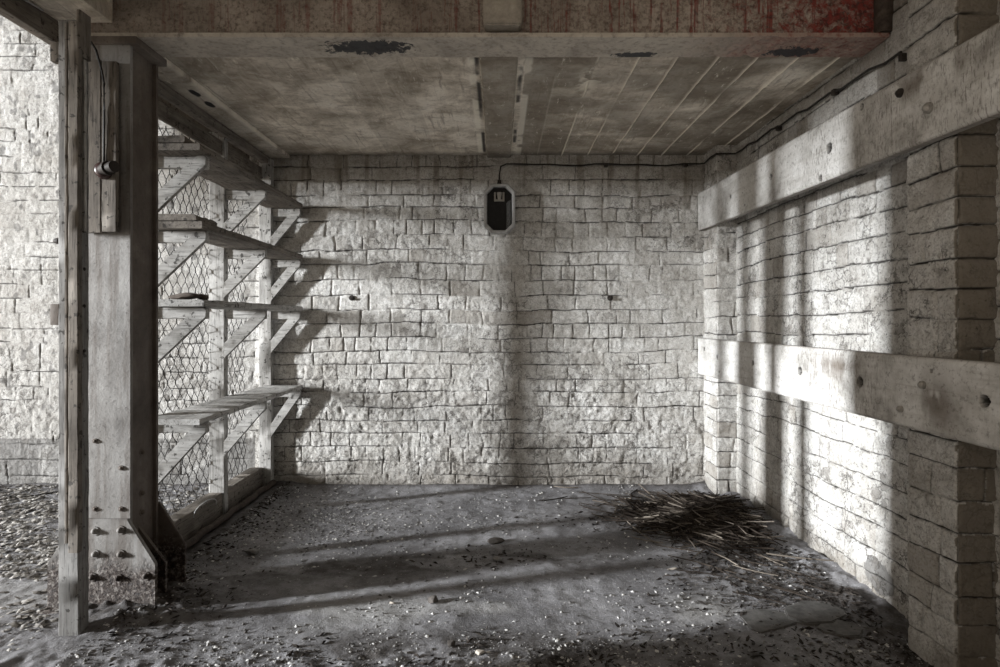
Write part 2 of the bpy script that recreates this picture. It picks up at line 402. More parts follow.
# ---------------------------------------------------------------- brick relief
def brick_relief(u, v, seed, Lmin, Lmax, ztop, course=.1, crackiness=.5, rough_low=0.0, corners=(), filled=.0):
    rs = np.random.default_rng(seed)
    vv = v+.050*(fbm(u*1.3, v*2.2, seed+1, 3)-.5)+.020*(fbm(u*8, v*8, seed+2, 4)-.5)
    uu = u+.030*(fbm(u*7, v*7, seed+3, 4)-.5)
    rows = [-.03]
    while rows[-1] < ztop+.3: rows.append(rows[-1]+course+rs.uniform(-.013, .013))
    rows = np.array(rows); r = np.clip(np.searchsorted(rows, vv)-1, 0, len(rows)-2)
    dv = np.minimum(vv-rows[r], rows[r+1]-vv); below = vv-rows[r]
    du = np.full(u.shape, 9.); tone = np.zeros(u.shape); off = np.zeros(u.shape)
    for k in range(len(rows)-1):
        mk = r == k
        if not mk.any(): continue
        b = [Lmin-rs.uniform(0, .22)-.2]
        mode = rs.random()
        while b[-1] < Lmax+.3:
            hd = rs.random() < (.85 if mode < .33 else .12)
            b.append(b[-1]+(.112 if hd else .222)+rs.uniform(-.03, .03))
        b = np.array(b)
        for c in corners: b = np.sort(np.append(b[np.abs(b-c) > .07], c))
        i = np.clip(np.searchsorted(b, uu[mk])-1, 0, len(b)-2)
        du[mk] = np.minimum(uu[mk]-b[i], b[i+1]-uu[mk])
        tn = rs.random(len(b)); of = rs.uniform(-.5, .5, len(b))
        tone[mk] = tn[i]; off[mk] = of[i]
    keepv = fbm(u*3.1, v*3.1, seed+7, 3)                                  # where the wash has filled the joints
    fill = ss(.36-filled, .58-filled, keepv+.22*ss(1.0, .55, v)*rough_low)
    keeph = ss(.36+filled*.6, .62+filled*.6, fbm(u*2.3, v*7, seed+8, 3)-.10*rough_low*ss(1.0, .6, v))
    du2 = np.where(fill > .5, du+.006, du)
    d = np.minimum(du2, dv)
    rec = (1-ss(.0, .012, du))*(1-.75*fill)+(1-ss(.0, .012, dv))*(.35+.65*keeph)
    rec = np.clip(rec, 0, 1)
    wv = .0012+.0035*fbm(u*14, v*14, seed+4, 2)
    jh = (1-ss(wv*.55, wv*1.35, np.abs(below-.004)))*ss(.46, .60, fbm(u*3.2, v*6, seed+5, 4)+crackiness*.16)
    jv = .8*(1-ss(wv*.4, wv*1.1, du))*ss(.53, .64, fbm(u*6, v*6, seed+6, 3)+crackiness*.15)
    joint = np.clip(np.maximum(jh, jv), 0, 1)
    fine = fbm(u*26, v*26, seed+9, 4)-.5; mid = fbm(u*7, v*7, seed+10, 4)-.5; big = fbm(u*1.1, v*1.1, seed+12, 2)-.5
    ridg = 1-np.abs(2*fbm(u*18, v*22, seed+13, 4)-1)
    low = rough_low*ss(1.0, .5, v)
    h = -.006*rec+off*.006*(1-.5*fill)+.0045*mid+.010*fine+.012*big-.006*joint
    h = h+low*(.0045*(ridg-.8)+.006*fine)
    tn2 = ss(.62, 1.0, tone)*(1-fill*.7)
    return h, joint, tn2, low, rec
def wall_path(name, pts, z0, z1, res, seed, outward, mat=None, stain_shade_fn=None, **bk):
    """brick relief along a plan polyline; outward(u)-> normals come from the path's left/right side"""
    pts = np.array(pts, float); seg = np.linalg.norm(np.diff(pts, axis=0), axis=1); cum = np.concatenate([[0], np.cumsum(seg)])
    nu = int(cum[-1]/res)+1; nv = int((z1-z0)/res)+1
    us = np.linspace(0, cum[-1], nu); vs = np.linspace(z0, z1, nv)
    k = np.clip(np.searchsorted(cum, us, side='right')-1, 0, len(seg)-1)
    t = (us-cum[k])/seg[k]; P = pts[k]+(pts[k+1]-pts[k])*t[:, None]
    dirs = np.diff(pts, axis=0)/seg[:, None]; nrm = np.stack([-dirs[:, 1], dirs[:, 0]], 1)*outward
    Nn = nrm[k].copy()
    for c in range(1, len(pts)-1):                       # rounded arris at corners
        w = .010; m = np.abs(us-cum[c]) < w; a = ((us[m]-cum[c])/w+1)/2
        v2 = nrm[c-1]*(1-a)[:, None]+nrm[c]*a[:, None]
        Nn[m] = v2/np.linalg.norm(v2, axis=1)[:, None]
        P[m] = P[m]-(v2/np.linalg.norm(v2, axis=1)[:, None])*(.008*(1-np.abs(us[m]-cum[c])/w))[:, None]
    U, V = np.meshgrid(us, vs, indexing='ij')
    h, j, tn, low, rec = brick_relief(U.ravel(), V.ravel(), seed, 0, cum[-1], z1, corners=[cum[c] for c in range(1, len(pts)-1)], **bk)
    X = np.repeat(P[:, 0], nv)+np.repeat(Nn[:, 0], nv)*h; Y = np.repeat(P[:, 1], nv)+np.repeat(Nn[:, 1], nv)*h
    Z = V.ravel()
    stain, bare = stain_shade_fn(X, Y, Z) if stain_shade_fn else (np.zeros_like(Z), np.zeros_like(Z))
    q = grid_quads(nu, nv)
    co = np.stack([X, Y, Z], 1)
    a = co[q[0]]; nr = np.cross(a[1]-a[0], a[3]-a[0])
    if np.dot(nr[:2], nrm[0]) < 0: q = q[:, ::-1]
    me = np_mesh(name, co, q, dict(joint=j, tone=tn, rough=np.clip(low*.75+.18+.75*ss(.48, .66, fbm(U.ravel()*1.7, V.ravel()*1.7, seed+20, 4)), 0, 1), stain=stain, bare=bare))
    return link(name, me, mat or M['brick'])

# ---- the back wall, running on behind the mesh partition
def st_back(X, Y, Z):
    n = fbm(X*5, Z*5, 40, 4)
    foot_top_tint = .55*ss(.30, .0, Z+.22*(n-.5))+.5*ss(1.98, 2.25, Z+.25*(n-.5))  # damp foot; the brown top band also paints in shade
    foot_top_tint = np.where(X < -1.75, 0, foot_top_tint)
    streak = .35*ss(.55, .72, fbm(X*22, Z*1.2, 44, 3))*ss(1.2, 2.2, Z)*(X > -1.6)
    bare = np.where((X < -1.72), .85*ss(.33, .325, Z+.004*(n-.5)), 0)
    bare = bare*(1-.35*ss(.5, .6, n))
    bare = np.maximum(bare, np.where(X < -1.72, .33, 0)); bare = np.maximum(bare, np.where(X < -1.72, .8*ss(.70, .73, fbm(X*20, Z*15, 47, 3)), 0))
    return np.clip(foot_top_tint+streak, 0, .8), bare
o = wall_path('wall_back', [(-1.69, YB), (1.60, YB)], 0, 2.40, .005, 3, -1, stain_shade_fn=st_back, crackiness=.65, rough_low=1.0)
tag(o, 'whitewashed brick back wall with the bulkhead lamp on it', 'wall', kind='structure')
o = wall_path('wall_outer', [(-4.3, YB), (-1.685, YB)], 0, 3.7, .006, 91, -1, stain_shade_fn=st_back, crackiness=.0, rough_low=.6, filled=.35)
tag(o, 'bright white brick wall with grey dado beyond the mesh partition', 'wall', kind='structure')
def st_right(X, Y, Z):
    n = fbm(Y*5, Z*5, 60, 4)
    foot_top_tint = .6*ss(.22, .0, Z+.2*(n-.5))+.35*ss(2.0, 2.3, Z+.2*(n-.5))  # damp foot, browner towards the top
    e = np.hypot((Y-2.50)/.10, (Z-.10-.3*(Y-2.50))/.07)+(n-.5)*1.6
    return np.clip(foot_top_tint, 0, .8), .8*ss(1.05, .95, e)
XR = 1.58
o = wall_path('wall_right', [(XR, YB+.01), (XR, .4)], 0, 2.44, .005, 21, -1, stain_shade_fn=st_right, crackiness=1.0, rough_low=.25, filled=-.10)
tag(o, 'whitewashed brick side wall behind the two horizontal timber rails', 'wall', kind='structure')
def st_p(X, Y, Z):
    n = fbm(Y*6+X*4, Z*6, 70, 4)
    fr = np.where(Y < 1.917, .88, 0)  # shade painted into the colour of the camera-facing face
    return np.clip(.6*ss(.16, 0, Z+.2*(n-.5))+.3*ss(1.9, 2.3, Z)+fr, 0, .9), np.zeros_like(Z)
XP = 1.445
o = wall_path('brick_pillar', [(XP, YB+.01), (XP, 3.985), (XR+.01, 3.985)], 0, 2.33, .004, 31, -1, stain_shade_fn=st_p, crackiness=.9, rough_low=.1, filled=-.10)
tag(o, 'slim whitewashed brick pier in the back right corner', 'pillar', kind='structure')
o = wall_path('brick_pillar', [(XR+.01, 2.145), (XP+.008, 2.145), (XP+.012, 1.909), (XR+.01, 1.909)], 0, 2.44, .004, 37, -1, stain_shade_fn=st_p, crackiness=1.2, rough_low=.1, filled=-.15)
tag(o, 'brick pier at the right edge of the photo, shade painted on its front', 'pillar', kind='structure')
# unseen boards along the nearer bay, added to block its daylight
bm = bmesh.new()
for i in range(6):
    y0 = .0+i*.27; bm_box(bm, (-1.76, y0, 0), (-1.72, y0+.267, 2.45), .004)
o = fin('unseen_wall_left', bm, M['grey_t'][2]); tag(o, 'unseen boarded wall left of the gate post, added to block daylight', 'wall', kind='structure')

# unseen wall well left of the view, added to cut off high daylight
o = box('unseen_wall_far', (-4.45, -2.6, H+1.10), (-4.25, 3.42, H+4.4), M['ceil'], None, .01); tag(o, 'unseen concrete wall at the far left, added to cut off high daylight', 'wall', kind='structure')
# ---- floor
nx, ny = 610, 520
gx = np.linspace(-4.1, 1.75, nx); gy = np.linspace(-.6, YB+.03, ny)
GX, GY = [a.ravel() for a in np.meshgrid(gx, gy, indexing='ij')]
def floor_h(X, Y):
    f = fbm(X*14, Y*14, 80, 4)-.5; m = fbm(X*3, Y*3, 81, 4)-.5; b = fbm(X*.8, Y*.8, 82, 2)-.5
    h = .010*f+.014*m+.018*b
    near = np.exp(-(((X+1.50)/.26)**2+((Y-2.47)/.22)**2))               # dirt banked round the column foot
    h += near*(.050+.06*np.clip(fbm(X*30, Y*30, 83, 3)-.42, 0, 1))
    h += .045*np.exp(-((X+1.50)/.10)**2)*ss(2.6, 3.0, Y)*(.4+1.2*fbm(X*12, Y*12, 84, 3))*.6   # litter banked along the partition
    h += .05*np.exp(-((X-1.55)/.16)**2)*ss(1.9, 2.4, Y)*fbm(X*14, Y*14, 85, 3)
    h += .02*np.exp(-((Y-YB)/.06)**2)
    h += np.where(X < -1.8, .02*(fbm(X*11, Y*11, 87, 4)-.4), 0)
    h += .014*ss(2.25, 2.0, Y)*np.clip(fbm(X*26, Y*26, 88, 3)-.4, 0, 1)*2
    return h-.012
HZ = floor_h(GX, GY)
dn = fbm(GX*3.2, GY*3.2, 90, 4)
dirt = .95*np.exp(-(((GX+1.45)/.42)**2+((GY-2.45)/.25)**2))
dirt = np.maximum(dirt, .8*ss(.52, .62, dn)*ss(2.36, 2.18, GY+.1*(dn-.5)))                   # crumbled soil nearest the camera
dirt = np.maximum(dirt, .9*np.exp(-((GX-1.40)/.34)**2)*ss(3.3, 2.5, GY)*ss(.36, .55, dn))
dirt = np.maximum(dirt, .9*np.exp(-(((GX-.95)/.5)**2+((GY-3.62)/.36)**2)))
dirt = np.maximum(dirt, .8*np.exp(-((GX+1.53)/.13)**2)*ss(2.6, 2.9, GY))
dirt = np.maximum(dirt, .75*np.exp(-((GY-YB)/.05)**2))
dirt = np.maximum(dirt, .8*ss(.52, .60, fbm(GX*2.3, GY*5.5, 93, 4))*np.exp(-((GY-2.92-.09*GX)/.16)**2)*ss(-1.7, -1.2, GX)*ss(1.0, .3, GX))
pale = .7*ss(.54, .66, fbm(GX*2.2, GY*3.1, 95, 3))*np.exp(-((GY-2.42)/.14)**2)
pale = np.maximum(pale, np.where(GX < -1.8, .45*ss(.45, .6, dn), 0))
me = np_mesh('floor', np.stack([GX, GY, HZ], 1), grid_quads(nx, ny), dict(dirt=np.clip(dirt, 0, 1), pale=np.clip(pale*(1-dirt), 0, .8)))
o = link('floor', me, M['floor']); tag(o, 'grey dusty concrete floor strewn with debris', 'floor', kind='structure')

# ---- ceiling slab (boarded shuttering marks), rib, added light-blocking roof slab, near-bay ceiling
fins = [.44, .62, .79, .97, 1.14, 1.32, 1.5]
def h_ceil(P, u, v):
    X, Y = P[:, 0], P[:, 1]
    h = .006*(fbm(X*7, Y*4, 100, 4)-.5)+.006*(fbm(X*30, Y*18, 101, 3)-.5)
    fm = np.zeros_like(X); tone = np.zeros_like(X)
    bds = sorted(fins+[.27, .12]+[-.26-.172*i for i in range(8)])
    bi = np.searchsorted(bds, X+.006*(fbm(X*2, Y*6, 102, 2)-.5)); rr = np.random.default_rng(5).random(len(bds)+2); tone = rr[bi]*1.0
    tone = tone*ss(.3, .6, fbm(X*2.2, Y*1.5, 104, 3))+np.where(X > .13, .55*ss(.38, .56, fbm(X*1.5, Y*4.5, 109, 4)), 0)
    for f in bds:
        keep = ss(.26, .44, fbm(np.full_like(X, f*9), Y*2.6, 103, 3)) if f > .3 else .22*ss(.5, .6, fbm(np.full_like(X, f*9), Y*2.6, 103, 3))
        w = .0035 if f > .3 else .003
        g = (1-ss(w*.6, w*1.8, np.abs(X-f+.004*(vn(Y*5, f+0*Y, 3)-.5))))*keep
        h = h+.009*g; fm = np.maximum(fm, g)
    blot = np.exp(-(((X-.43)/.05)**2+((Y-2.95)/.17)**2))*ss(.3, .6, fbm(X*22, Y*22, 106, 3)); h = h-.01*blot; fm = np.maximum(fm, blot)
    e = np.minimum(np.abs(X+.125), np.abs(X-.135)); edge = (1-ss(.012, .022, e)); fm = np.maximum(fm, .75*edge*ss(.35, .5, fbm(X*9, Y*9, 107, 3)))
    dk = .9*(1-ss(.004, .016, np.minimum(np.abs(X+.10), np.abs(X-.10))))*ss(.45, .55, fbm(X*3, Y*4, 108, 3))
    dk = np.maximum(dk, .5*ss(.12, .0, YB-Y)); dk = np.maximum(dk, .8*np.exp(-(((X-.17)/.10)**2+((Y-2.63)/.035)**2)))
    return h, dict(tone=np.clip(tone, 0, 1), fin=np.clip(fm, 0, 1), dark=np.clip(dk, 0, 1))
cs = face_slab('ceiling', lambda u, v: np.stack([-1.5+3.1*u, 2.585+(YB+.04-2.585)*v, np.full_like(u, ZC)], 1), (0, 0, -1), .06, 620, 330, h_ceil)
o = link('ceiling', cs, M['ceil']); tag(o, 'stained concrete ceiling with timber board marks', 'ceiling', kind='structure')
def h_rib(P, u, v):
    X, Y = P[:, 0], P[:, 1]
    ed = np.minimum(u, 1-u)
    h = .004*(fbm(X*20, Y*12, 110, 4)-.5)-.008*(1-ss(.0, .05, ed+.02*(fbm(X*20, Y*15, 111, 2)-.5)))
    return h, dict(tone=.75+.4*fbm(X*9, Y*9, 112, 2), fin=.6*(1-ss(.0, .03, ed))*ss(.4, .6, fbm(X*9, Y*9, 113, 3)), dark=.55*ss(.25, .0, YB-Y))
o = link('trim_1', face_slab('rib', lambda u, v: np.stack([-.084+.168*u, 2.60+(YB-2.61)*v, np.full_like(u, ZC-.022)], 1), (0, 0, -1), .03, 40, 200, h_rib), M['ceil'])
tag(o, 'narrow concrete rib down the middle of the ceiling', 'rib', kind='structure')
def h_edge(P, u, v):
    X, Y = P[:, 0], P[:, 1]
    ed = np.minimum(u, 1-u)
    dk = np.zeros_like(X)
    for cy in (3.02, 3.18): dk = np.maximum(dk, ss(1.1, .8, np.hypot((X+1.53)/.022, (Y-cy)/.05)+.5*(fbm(X*30, Y*30, 114, 2)-.5)))
    return .003*(fbm(X*20, Y*12, 116, 4)-.5), dict(tone=.45+0*X, fin=.7*(1-ss(.0, .2, 1-u))*ss(.35, .5, fbm(X*6, Y*6, 118, 3)), dark=dk)
o = link('trim_2', face_slab('edge', lambda u, v: np.stack([-1.63+.155*u, 2.60+(YB-2.60)*v, np.full_like(u, ZC-.021)], 1), (0, 0, -1), .05, 60, 260, h_edge), M['ceil'])
tag(o, 'concrete edge strip of the ceiling above the mesh partition', 'edge strip', kind='structure')
def h_flat(P, u, v):
    z = np.zeros_like(u); return z, dict(tone=.5+z, fin=z, dark=z)
for nm, lo, hi, lab in (('ceiling', (-1.82, 2.62, ZC+.065), (1.9, YB+.15, ZC+.2), 'unseen roof slab on the concrete ceiling, added to block light'),
                        ('ceiling', (-1.82, -.6, ZC+.32), (1.9, 2.50, ZC+.45), 'higher concrete ceiling over the bay nearest the camera')):
    o = box(nm, lo, hi, M['ceil'], None, 0); tag(o, lab, 'ceiling', kind='structure')
# concrete edge beam of the nearer bay, seen in the top left corner
o = box('trim_3', (-1.83, -.3, H+1.192), (-1.55, 2.41, H+1.46), M['ceil'], None, .006)
tag(o, 'edge beam running towards the camera in the top left corner', 'beam', kind='structure')
bm = bmesh.new(); bm_box(bm, (-1.80, -.3, H+1.10), (-1.755, 2.40, H+1.19), .004)
o = fin('timber_beam', bm, M['brown_t'][1]); tag(o, 'dark timber beam in the top left corner above the gate post', 'beam', kind='thing')
bm = bmesh.new(); pts = [(-1.748, .2+2.1*i/20, H+1.182+.006*math.sin(i*1.3)) for i in range(21)]
bm_tube(bm, pts, .004, 6); o = fin('cable', bm, M['bezel']); tag(o, 'thin pale cable along the timber beam in the top left corner', 'cable')

# ---------------------------------------------------------------- steel beam across the ceiling
sb = empty('steel_beam', (0, 2.5, H+1.141), 'rust red steel beam spanning the room above the ceiling edge', 'beam', kind='thing')
def h_web(P, u, v):
    X, Z = P[:, 0], P[:, 2]; z = np.zeros_like(u)
    return .006*(fbm(X*30, Z*30, 120, 4)-.5)+.004*(fbm(X*6, Z*6, 121, 3)-.5), dict(tone=z)
def child(name, me, mat, parent):
    o = link(name, me, mat, parent); o.location = -wloc(parent); return o
child('web', face_slab('web', lambda u, v: np.stack([-1.72+3.27*u, np.full_like(u, 2.455), H+1.155+.33*v], 1), (0, -1, 0), .02, 420, 50, h_web), M['red'], sb)
def h_fl(P, u, v):
    X, Y = P[:, 0], P[:, 1]; z = np.zeros_like(u)
    r = fbm(X*16, Y*16, 130, 4); pit = ss(1.25, .6, np.hypot((X+.55)/.21, (Y-2.52)/.075)+1.2*(r-.5))+ss(1.2, .6, np.hypot((X-1.15)/.35, (Y-2.52)/.09)+1.6*(r-.5))
    return .004*(r-.5)-.009*np.clip(pit, 0, 1)*ss(.35, .6, fbm(X*40, Y*40, 131, 3)), dict(tone=z)
child('flange', face_slab('flange', lambda u, v: np.stack([-1.74+3.315*u, 2.42+.185*v, np.full_like(u, H+1.141)], 1), (0, 0, -1), .018, 520, 44, h_fl), M['flange'], sb)
bm = bmesh.new()
bm_prism(bm, [(-.058, H+1.175), (.086, H+1.175), (.093, H+1.20), (.089, H+1.46), (-.061, H+1.46), (-.064, H+1.20)], 2.385, 2.452)
bmesh.ops.bevel(bm, geom=bm.edges[:], offset=.006, segments=2, affect='EDGES')
fin('stiffener', bm, mat_plain('pale_concrete', (.37, .335, .29), .35, .9, 0, .2, 22, False), sb)['label'] = 'pale concrete stub on the beam face'
bm = bmesh.new(); bm_cyl(bm, (1.563, 2.44, H+1.162), (1.575, 2.44, H+1.46), .034, .045, 16)
fin('end_stub', bm, M['pipe'], sb)

# ---------------------------------------------------------------- steel column
cl = empty('steel_column', (-1.592, 2.52, 0), 'riveted steel column with gusset plates at the left of the room', 'column', kind='thing')
zt = H+1.139
def h_pl(P, u, v):
    X, Z = P[:, 0], P[:, 2]; z = np.zeros_like(u)
    return .003*(fbm(X*14, Z*6, 140, 4)-.5), dict(tone=z)
child('front_plate', face_slab('front', lambda u, v: np.stack([-1.697+.209*u, np.full_like(u, 2.42), .01+(zt-.01)*v], 1), (0, -1, 0), .018, 30, 220, h_pl), M['steel'], cl)
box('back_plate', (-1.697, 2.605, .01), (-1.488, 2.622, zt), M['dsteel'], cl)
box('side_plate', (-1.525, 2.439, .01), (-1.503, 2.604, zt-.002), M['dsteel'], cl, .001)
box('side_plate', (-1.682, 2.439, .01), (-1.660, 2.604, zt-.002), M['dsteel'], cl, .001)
box('base_plate', (-1.83, 2.375, -.03), (-1.345, 2.67, .004), M['dsteel'], cl)
box('cap_plate', (-1.72, 2.405, zt-.03), (-1.455, 2.63, zt), M['dsteel'], cl)
def gus(y0, y1, mat):
    bm = bmesh.new()
    bm_prism(bm, [(-1.81, .01), (-1.375, .01), (-1.375, .185), (-1.488, .364), (-1.697, .364), (-1.81, .185)], y0, y1)
    bmesh.ops.bevel(bm, geom=bm.edges[:], offset=.0025, segments=2, affect='EDGES')
    return fin('gusset_plate', bm, mat, cl)
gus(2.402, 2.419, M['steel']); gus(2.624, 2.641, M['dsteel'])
bm = bmesh.new()
bm_prism(bm, [(-1.503, .02), (-1.39, .02), (-1.39, .15), (-1.503, .30)], 2.50, 2.515); fin('stiffener', bm, M['dsteel'], cl)
def rivet(c, n, r, h, mat):
    bm = bmesh.new(); bm_cyl(bm, Vector(c)-Vector(n)*.004, Vector(c)+Vector(n)*.002, r*1.5, r*1.5, 14); bm_dome(bm, Vector(c)+Vector(n)*.002, n, r, h); fin('rivet', bm, mat, cl)
for x, y in ((94.7, 531), (120.4, 530), (95, 554), (120.4, 554), (145.6, 576), (92, 577), (118, 578)): rivet(W(x, y, 2.401), (0, -1, 0), .012, .014, M['steel'])
for x, y in ((95, 441), (121, 468), (95, 509), (121, 509)): rivet(W(x, y, 2.419), (0, -1, 0), .007, .006, M['dsteel'])
for y in (452, 493, 512, 535): rivet(Vector((-1.503, 2.525, W(0, y, 2.525).z)), (1, 0, 0), .011, .012, M['dsteel'])
rivet(W(177, 551, 2.623), (0, -1, 0), .012, .014, M['dsteel'])

# boards screwed to the column face, with a lamp holder and its flex
wb = empty('backing_board', W(100, 233, 2.40), 'brown vertical boards fixed to the column face above the bare plate', 'board')
plank('board', (-1.667, 2.388, H+.348), (-1.5855, 2.410, H+1.035), 2, M['brown_t'][2], wb, rough=.0005)
plank('board', (-1.583, 2.388, H+.352), (-1.524, 2.410, H+1.03), 2, M['brown_t'][2], wb, rough=.0005)
lh = empty('lamp_holder', W(105, 171, 2.387), 'maroon lamp socket with black flex on the brown column boards', 'lamp holder')
c = W(104.5, 171, 2.386)
bm = bmesh.new(); bm_cyl(bm, c+Vector((0, .001, 0)), c+Vector((.004, -.022, 0)), .034, .030, 20); bm_dome(bm, c+Vector((.004, -.022, 0)), (.2, -1, 0), .028, .010, 20)
fin('base', bm, M['bake'], lh)
a = Vector((.88, -.46, .03)).normalized(); c2 = c+Vector((.008, -.024, 0))
bm = bmesh.new(); bm_cyl(bm, c2, c2+a*.028, .020, .022, 16); bm_cyl(bm, c2+a*.026, c2+a*.040, .027, .027, 16); bm_cyl(bm, c2+a*.038, c2+a*.066, .021, .019, 16); bm_cyl(bm, c2+a*.064, c2+a*.080, .023, .022, 16)
fin('socket', bm, M['iron'], lh)
bm = bmesh.new(); pp = [W(104, 162, 2.383), W(103.8, 140, 2.381), W(104.2, 110, 2.381), W(104, 84, 2.380), W(102, 72, 2.378), W(99.5, 62, 2.374), W(96, 50, 2.372), W(91, 42, 2.372), W(86, 38, 2.38)]
bm_tube(bm, pp, .0045, 6); fin('flex', bm, M['cable'], lh)

# ---------------------------------------------------------------- gate post in front of the column
gp = empty('timber_post', (-1.588, 2.24, 0), 'weathered timber gate post standing before the steel column', 'post', kind='thing')
plank('post', (-1.627, 2.214, -.005), (-1.552, 2.272, H+1.108), 2, M['post'], gp, rough=.0012, nseg=60)
o = plank('batten', (-1.572, 2.188, .312), (-1.535, 2.213, H+1.09), 2, M['brown_t'][2], gp, rough=.0010, nseg=50); o['label'] = 'brown batten nailed to the post, cut short above the floor'
plank('batten', (-1.598, 2.204, .34), (-1.586, 2.2135, H+1.09), 2, M['brown_t'][2], gp, rough=.0008, nseg=50)
o = plank('batten', (-1.5515, 2.222, H+.324), (-1.5345, 2.236, H+.965), 2, M['grey_t'][2], gp, rough=.0006, nseg=30); o['label'] = 'narrow pale batten on the side of the post'
o = box('head_block', (-1.5505, 2.20, H+.972), (-1.536, 2.26, H+1.14), M['brown_t'][2], gp); o['label'] = 'short brown block at the head of the post'
box('hinge_plate', W(50, 325, 2.25), W(58.5, 304, 2.25)+Vector((0, .02, 0)), M['dsteel'], gp, .002)
box('hinge_block', W(50, 61, 2.26), W(58.5, 42, 2.26)+Vector((0, .03, 0)), M['brown_t'][2], gp, .002)
bm = bmesh.new(); bm_dome(bm, W(59, 241, 2.24), (-1, 0, 0), .012, .022); fin('latch_knob', bm, M['iron'], gp)
for y in (269, 306, 351):
    bm = bmesh.new(); c = Vector((-1.552, 2.245, W(0, y, 2.24).z)); bm_dome(bm, c, (1, 0, 0), .007, .006); fin('nail_head', bm, M['iron'], gp)

# ---------------------------------------------------------------- mesh partition
XS1 = -1.605; XS0 = XS1-.092
mp = empty('mesh_partition', (-1.65, 3.5, 0), 'timber framed chicken wire partition between column and back wall', 'partition', kind='thing')
studs = [2.83, 3.572, 4.165]
for i, y in enumerate(studs):
    plank('stud', ((-1.735, -1.728, -1.667)[i], y, -.01), ((-1.640, -1.636, -1.582)[i], y+.052, H+1.12), 2, M['grey_t'][2], mp, rough=.0012, nseg=40)
plank('bottom_rail', (-1.725, 2.66, -.02), (-1.645, 3.568, .135), 1, M['brown_t'][1], mp, rough=.002)
plank('bottom_rail', (-1.725, 3.628, -.02), (-1.642, 4.163, .140), 1, M['brown_t'][1], mp, rough=.002)
plank('header', (XS1-.05, 2.64, H+1.088), (XS1+.002, YB-.02, H+1.138), 1, M['brown_t'][1], mp)
plank('fascia', (-1.662, 2.66, H+.978), (-1.646, 3.568, H+1.066), 1, M['brown_t'][1], mp, rough=.001)
plank('fascia', (-1.662, 3.628, H+.972), (-1.646, 4.162, H+1.06), 1, M['brown_t'][1], mp, rough=.001)
plank('fascia', (-1.77, 2.64, H+1.045), (-1.748, YB-.02, H+1.16), 1, M['brown_t'][1], mp, rough=.001)
# chicken wire: hexagons with twisted sides
bm = bmesh.new(); wr = random.Random(3)
XM = -1.737; pw = .074; ph = .056; tw = .017; y0m = 2.67; y1m = YB-.03; z0m = .10; z1m = H+1.08
def wp(i, k, top):      # joint points on a staggered grid
    yy = y0m+(i+(.5 if k % 2 else 0))*pw; zz = z0m+k*ph+(tw/2 if top else -tw/2)
    jx = .006*math.sin(yy*5+zz*3)+.004*math.sin(zz*9-yy*7); jy = .010*math.sin(zz*6.1+yy*3.3)+.005*math.sin(zz*17+i); jz = .008*math.sin(yy*8.3+zz*2.2)
    return Vector((XM+jx, yy+jy, zz+jz))
ni = int((y1m-y0m)/pw); nk = int((z1m-z0m)/ph)
def wire(a, b, r):
    d = (b-a).normalized(); q = d.to_track_quat('Z', 'Y'); R = []
    for p in (a, b): R.append([bm.verts.new(p+q @ Vector((r*math.cos(k*2.0944), r*math.sin(k*2.0944), 0))) for k in range(3)])
    for k in range(3): bm.faces.new((R[0][k], R[0][(k+1) % 3], R[1][(k+1) % 3], R[1][k]))
for k in range(nk):
    for i in range(ni):
        b0 = wp(i, k, False); t0 = wp(i, k, True); wire(b0, t0, .0030)
        if k+1 < nk:
            l_, r_ = (i, i+1) if k % 2 else (i-1, i)
            if l_ >= 0: wire(t0, wp(l_, k+1, False), .0020)
            if r_ < ni: wire(t0, wp(r_, k+1, False), .0020)
fin('wire_mesh', bm, M['wire'], mp, smooth=0)
# loose loop of wire at the bottom rail
bm = bmesh.new(); wl = [Vector((-1.63+.01*math.sin(t), 3.30+.16*math.cos(t*1.1)+.02*t, .10+.06*math.sin(t))) for t in [i*.25 for i in range(13)]]
bm_tube(bm, wl, .0028, 5); o = fin('wire_loop', bm, M['bezel']); tag(o, 'loose loop of pale wire over the partition bottom rail', 'wire')
# pipe on the floor along the partition
bm = bmesh.new(); pts = [(-1.575+.006*math.sin(i*.9), 2.95+(YB-2.99)*i/24, .030+.004*math.sin(i*1.7)) for i in range(25)]
bm_tube(bm, pts, .019, 12); o = fin('floor_pipe', bm, M['pipe']); tag(o, 'rusty pipe on the floor along the foot of the partition', 'pipe')

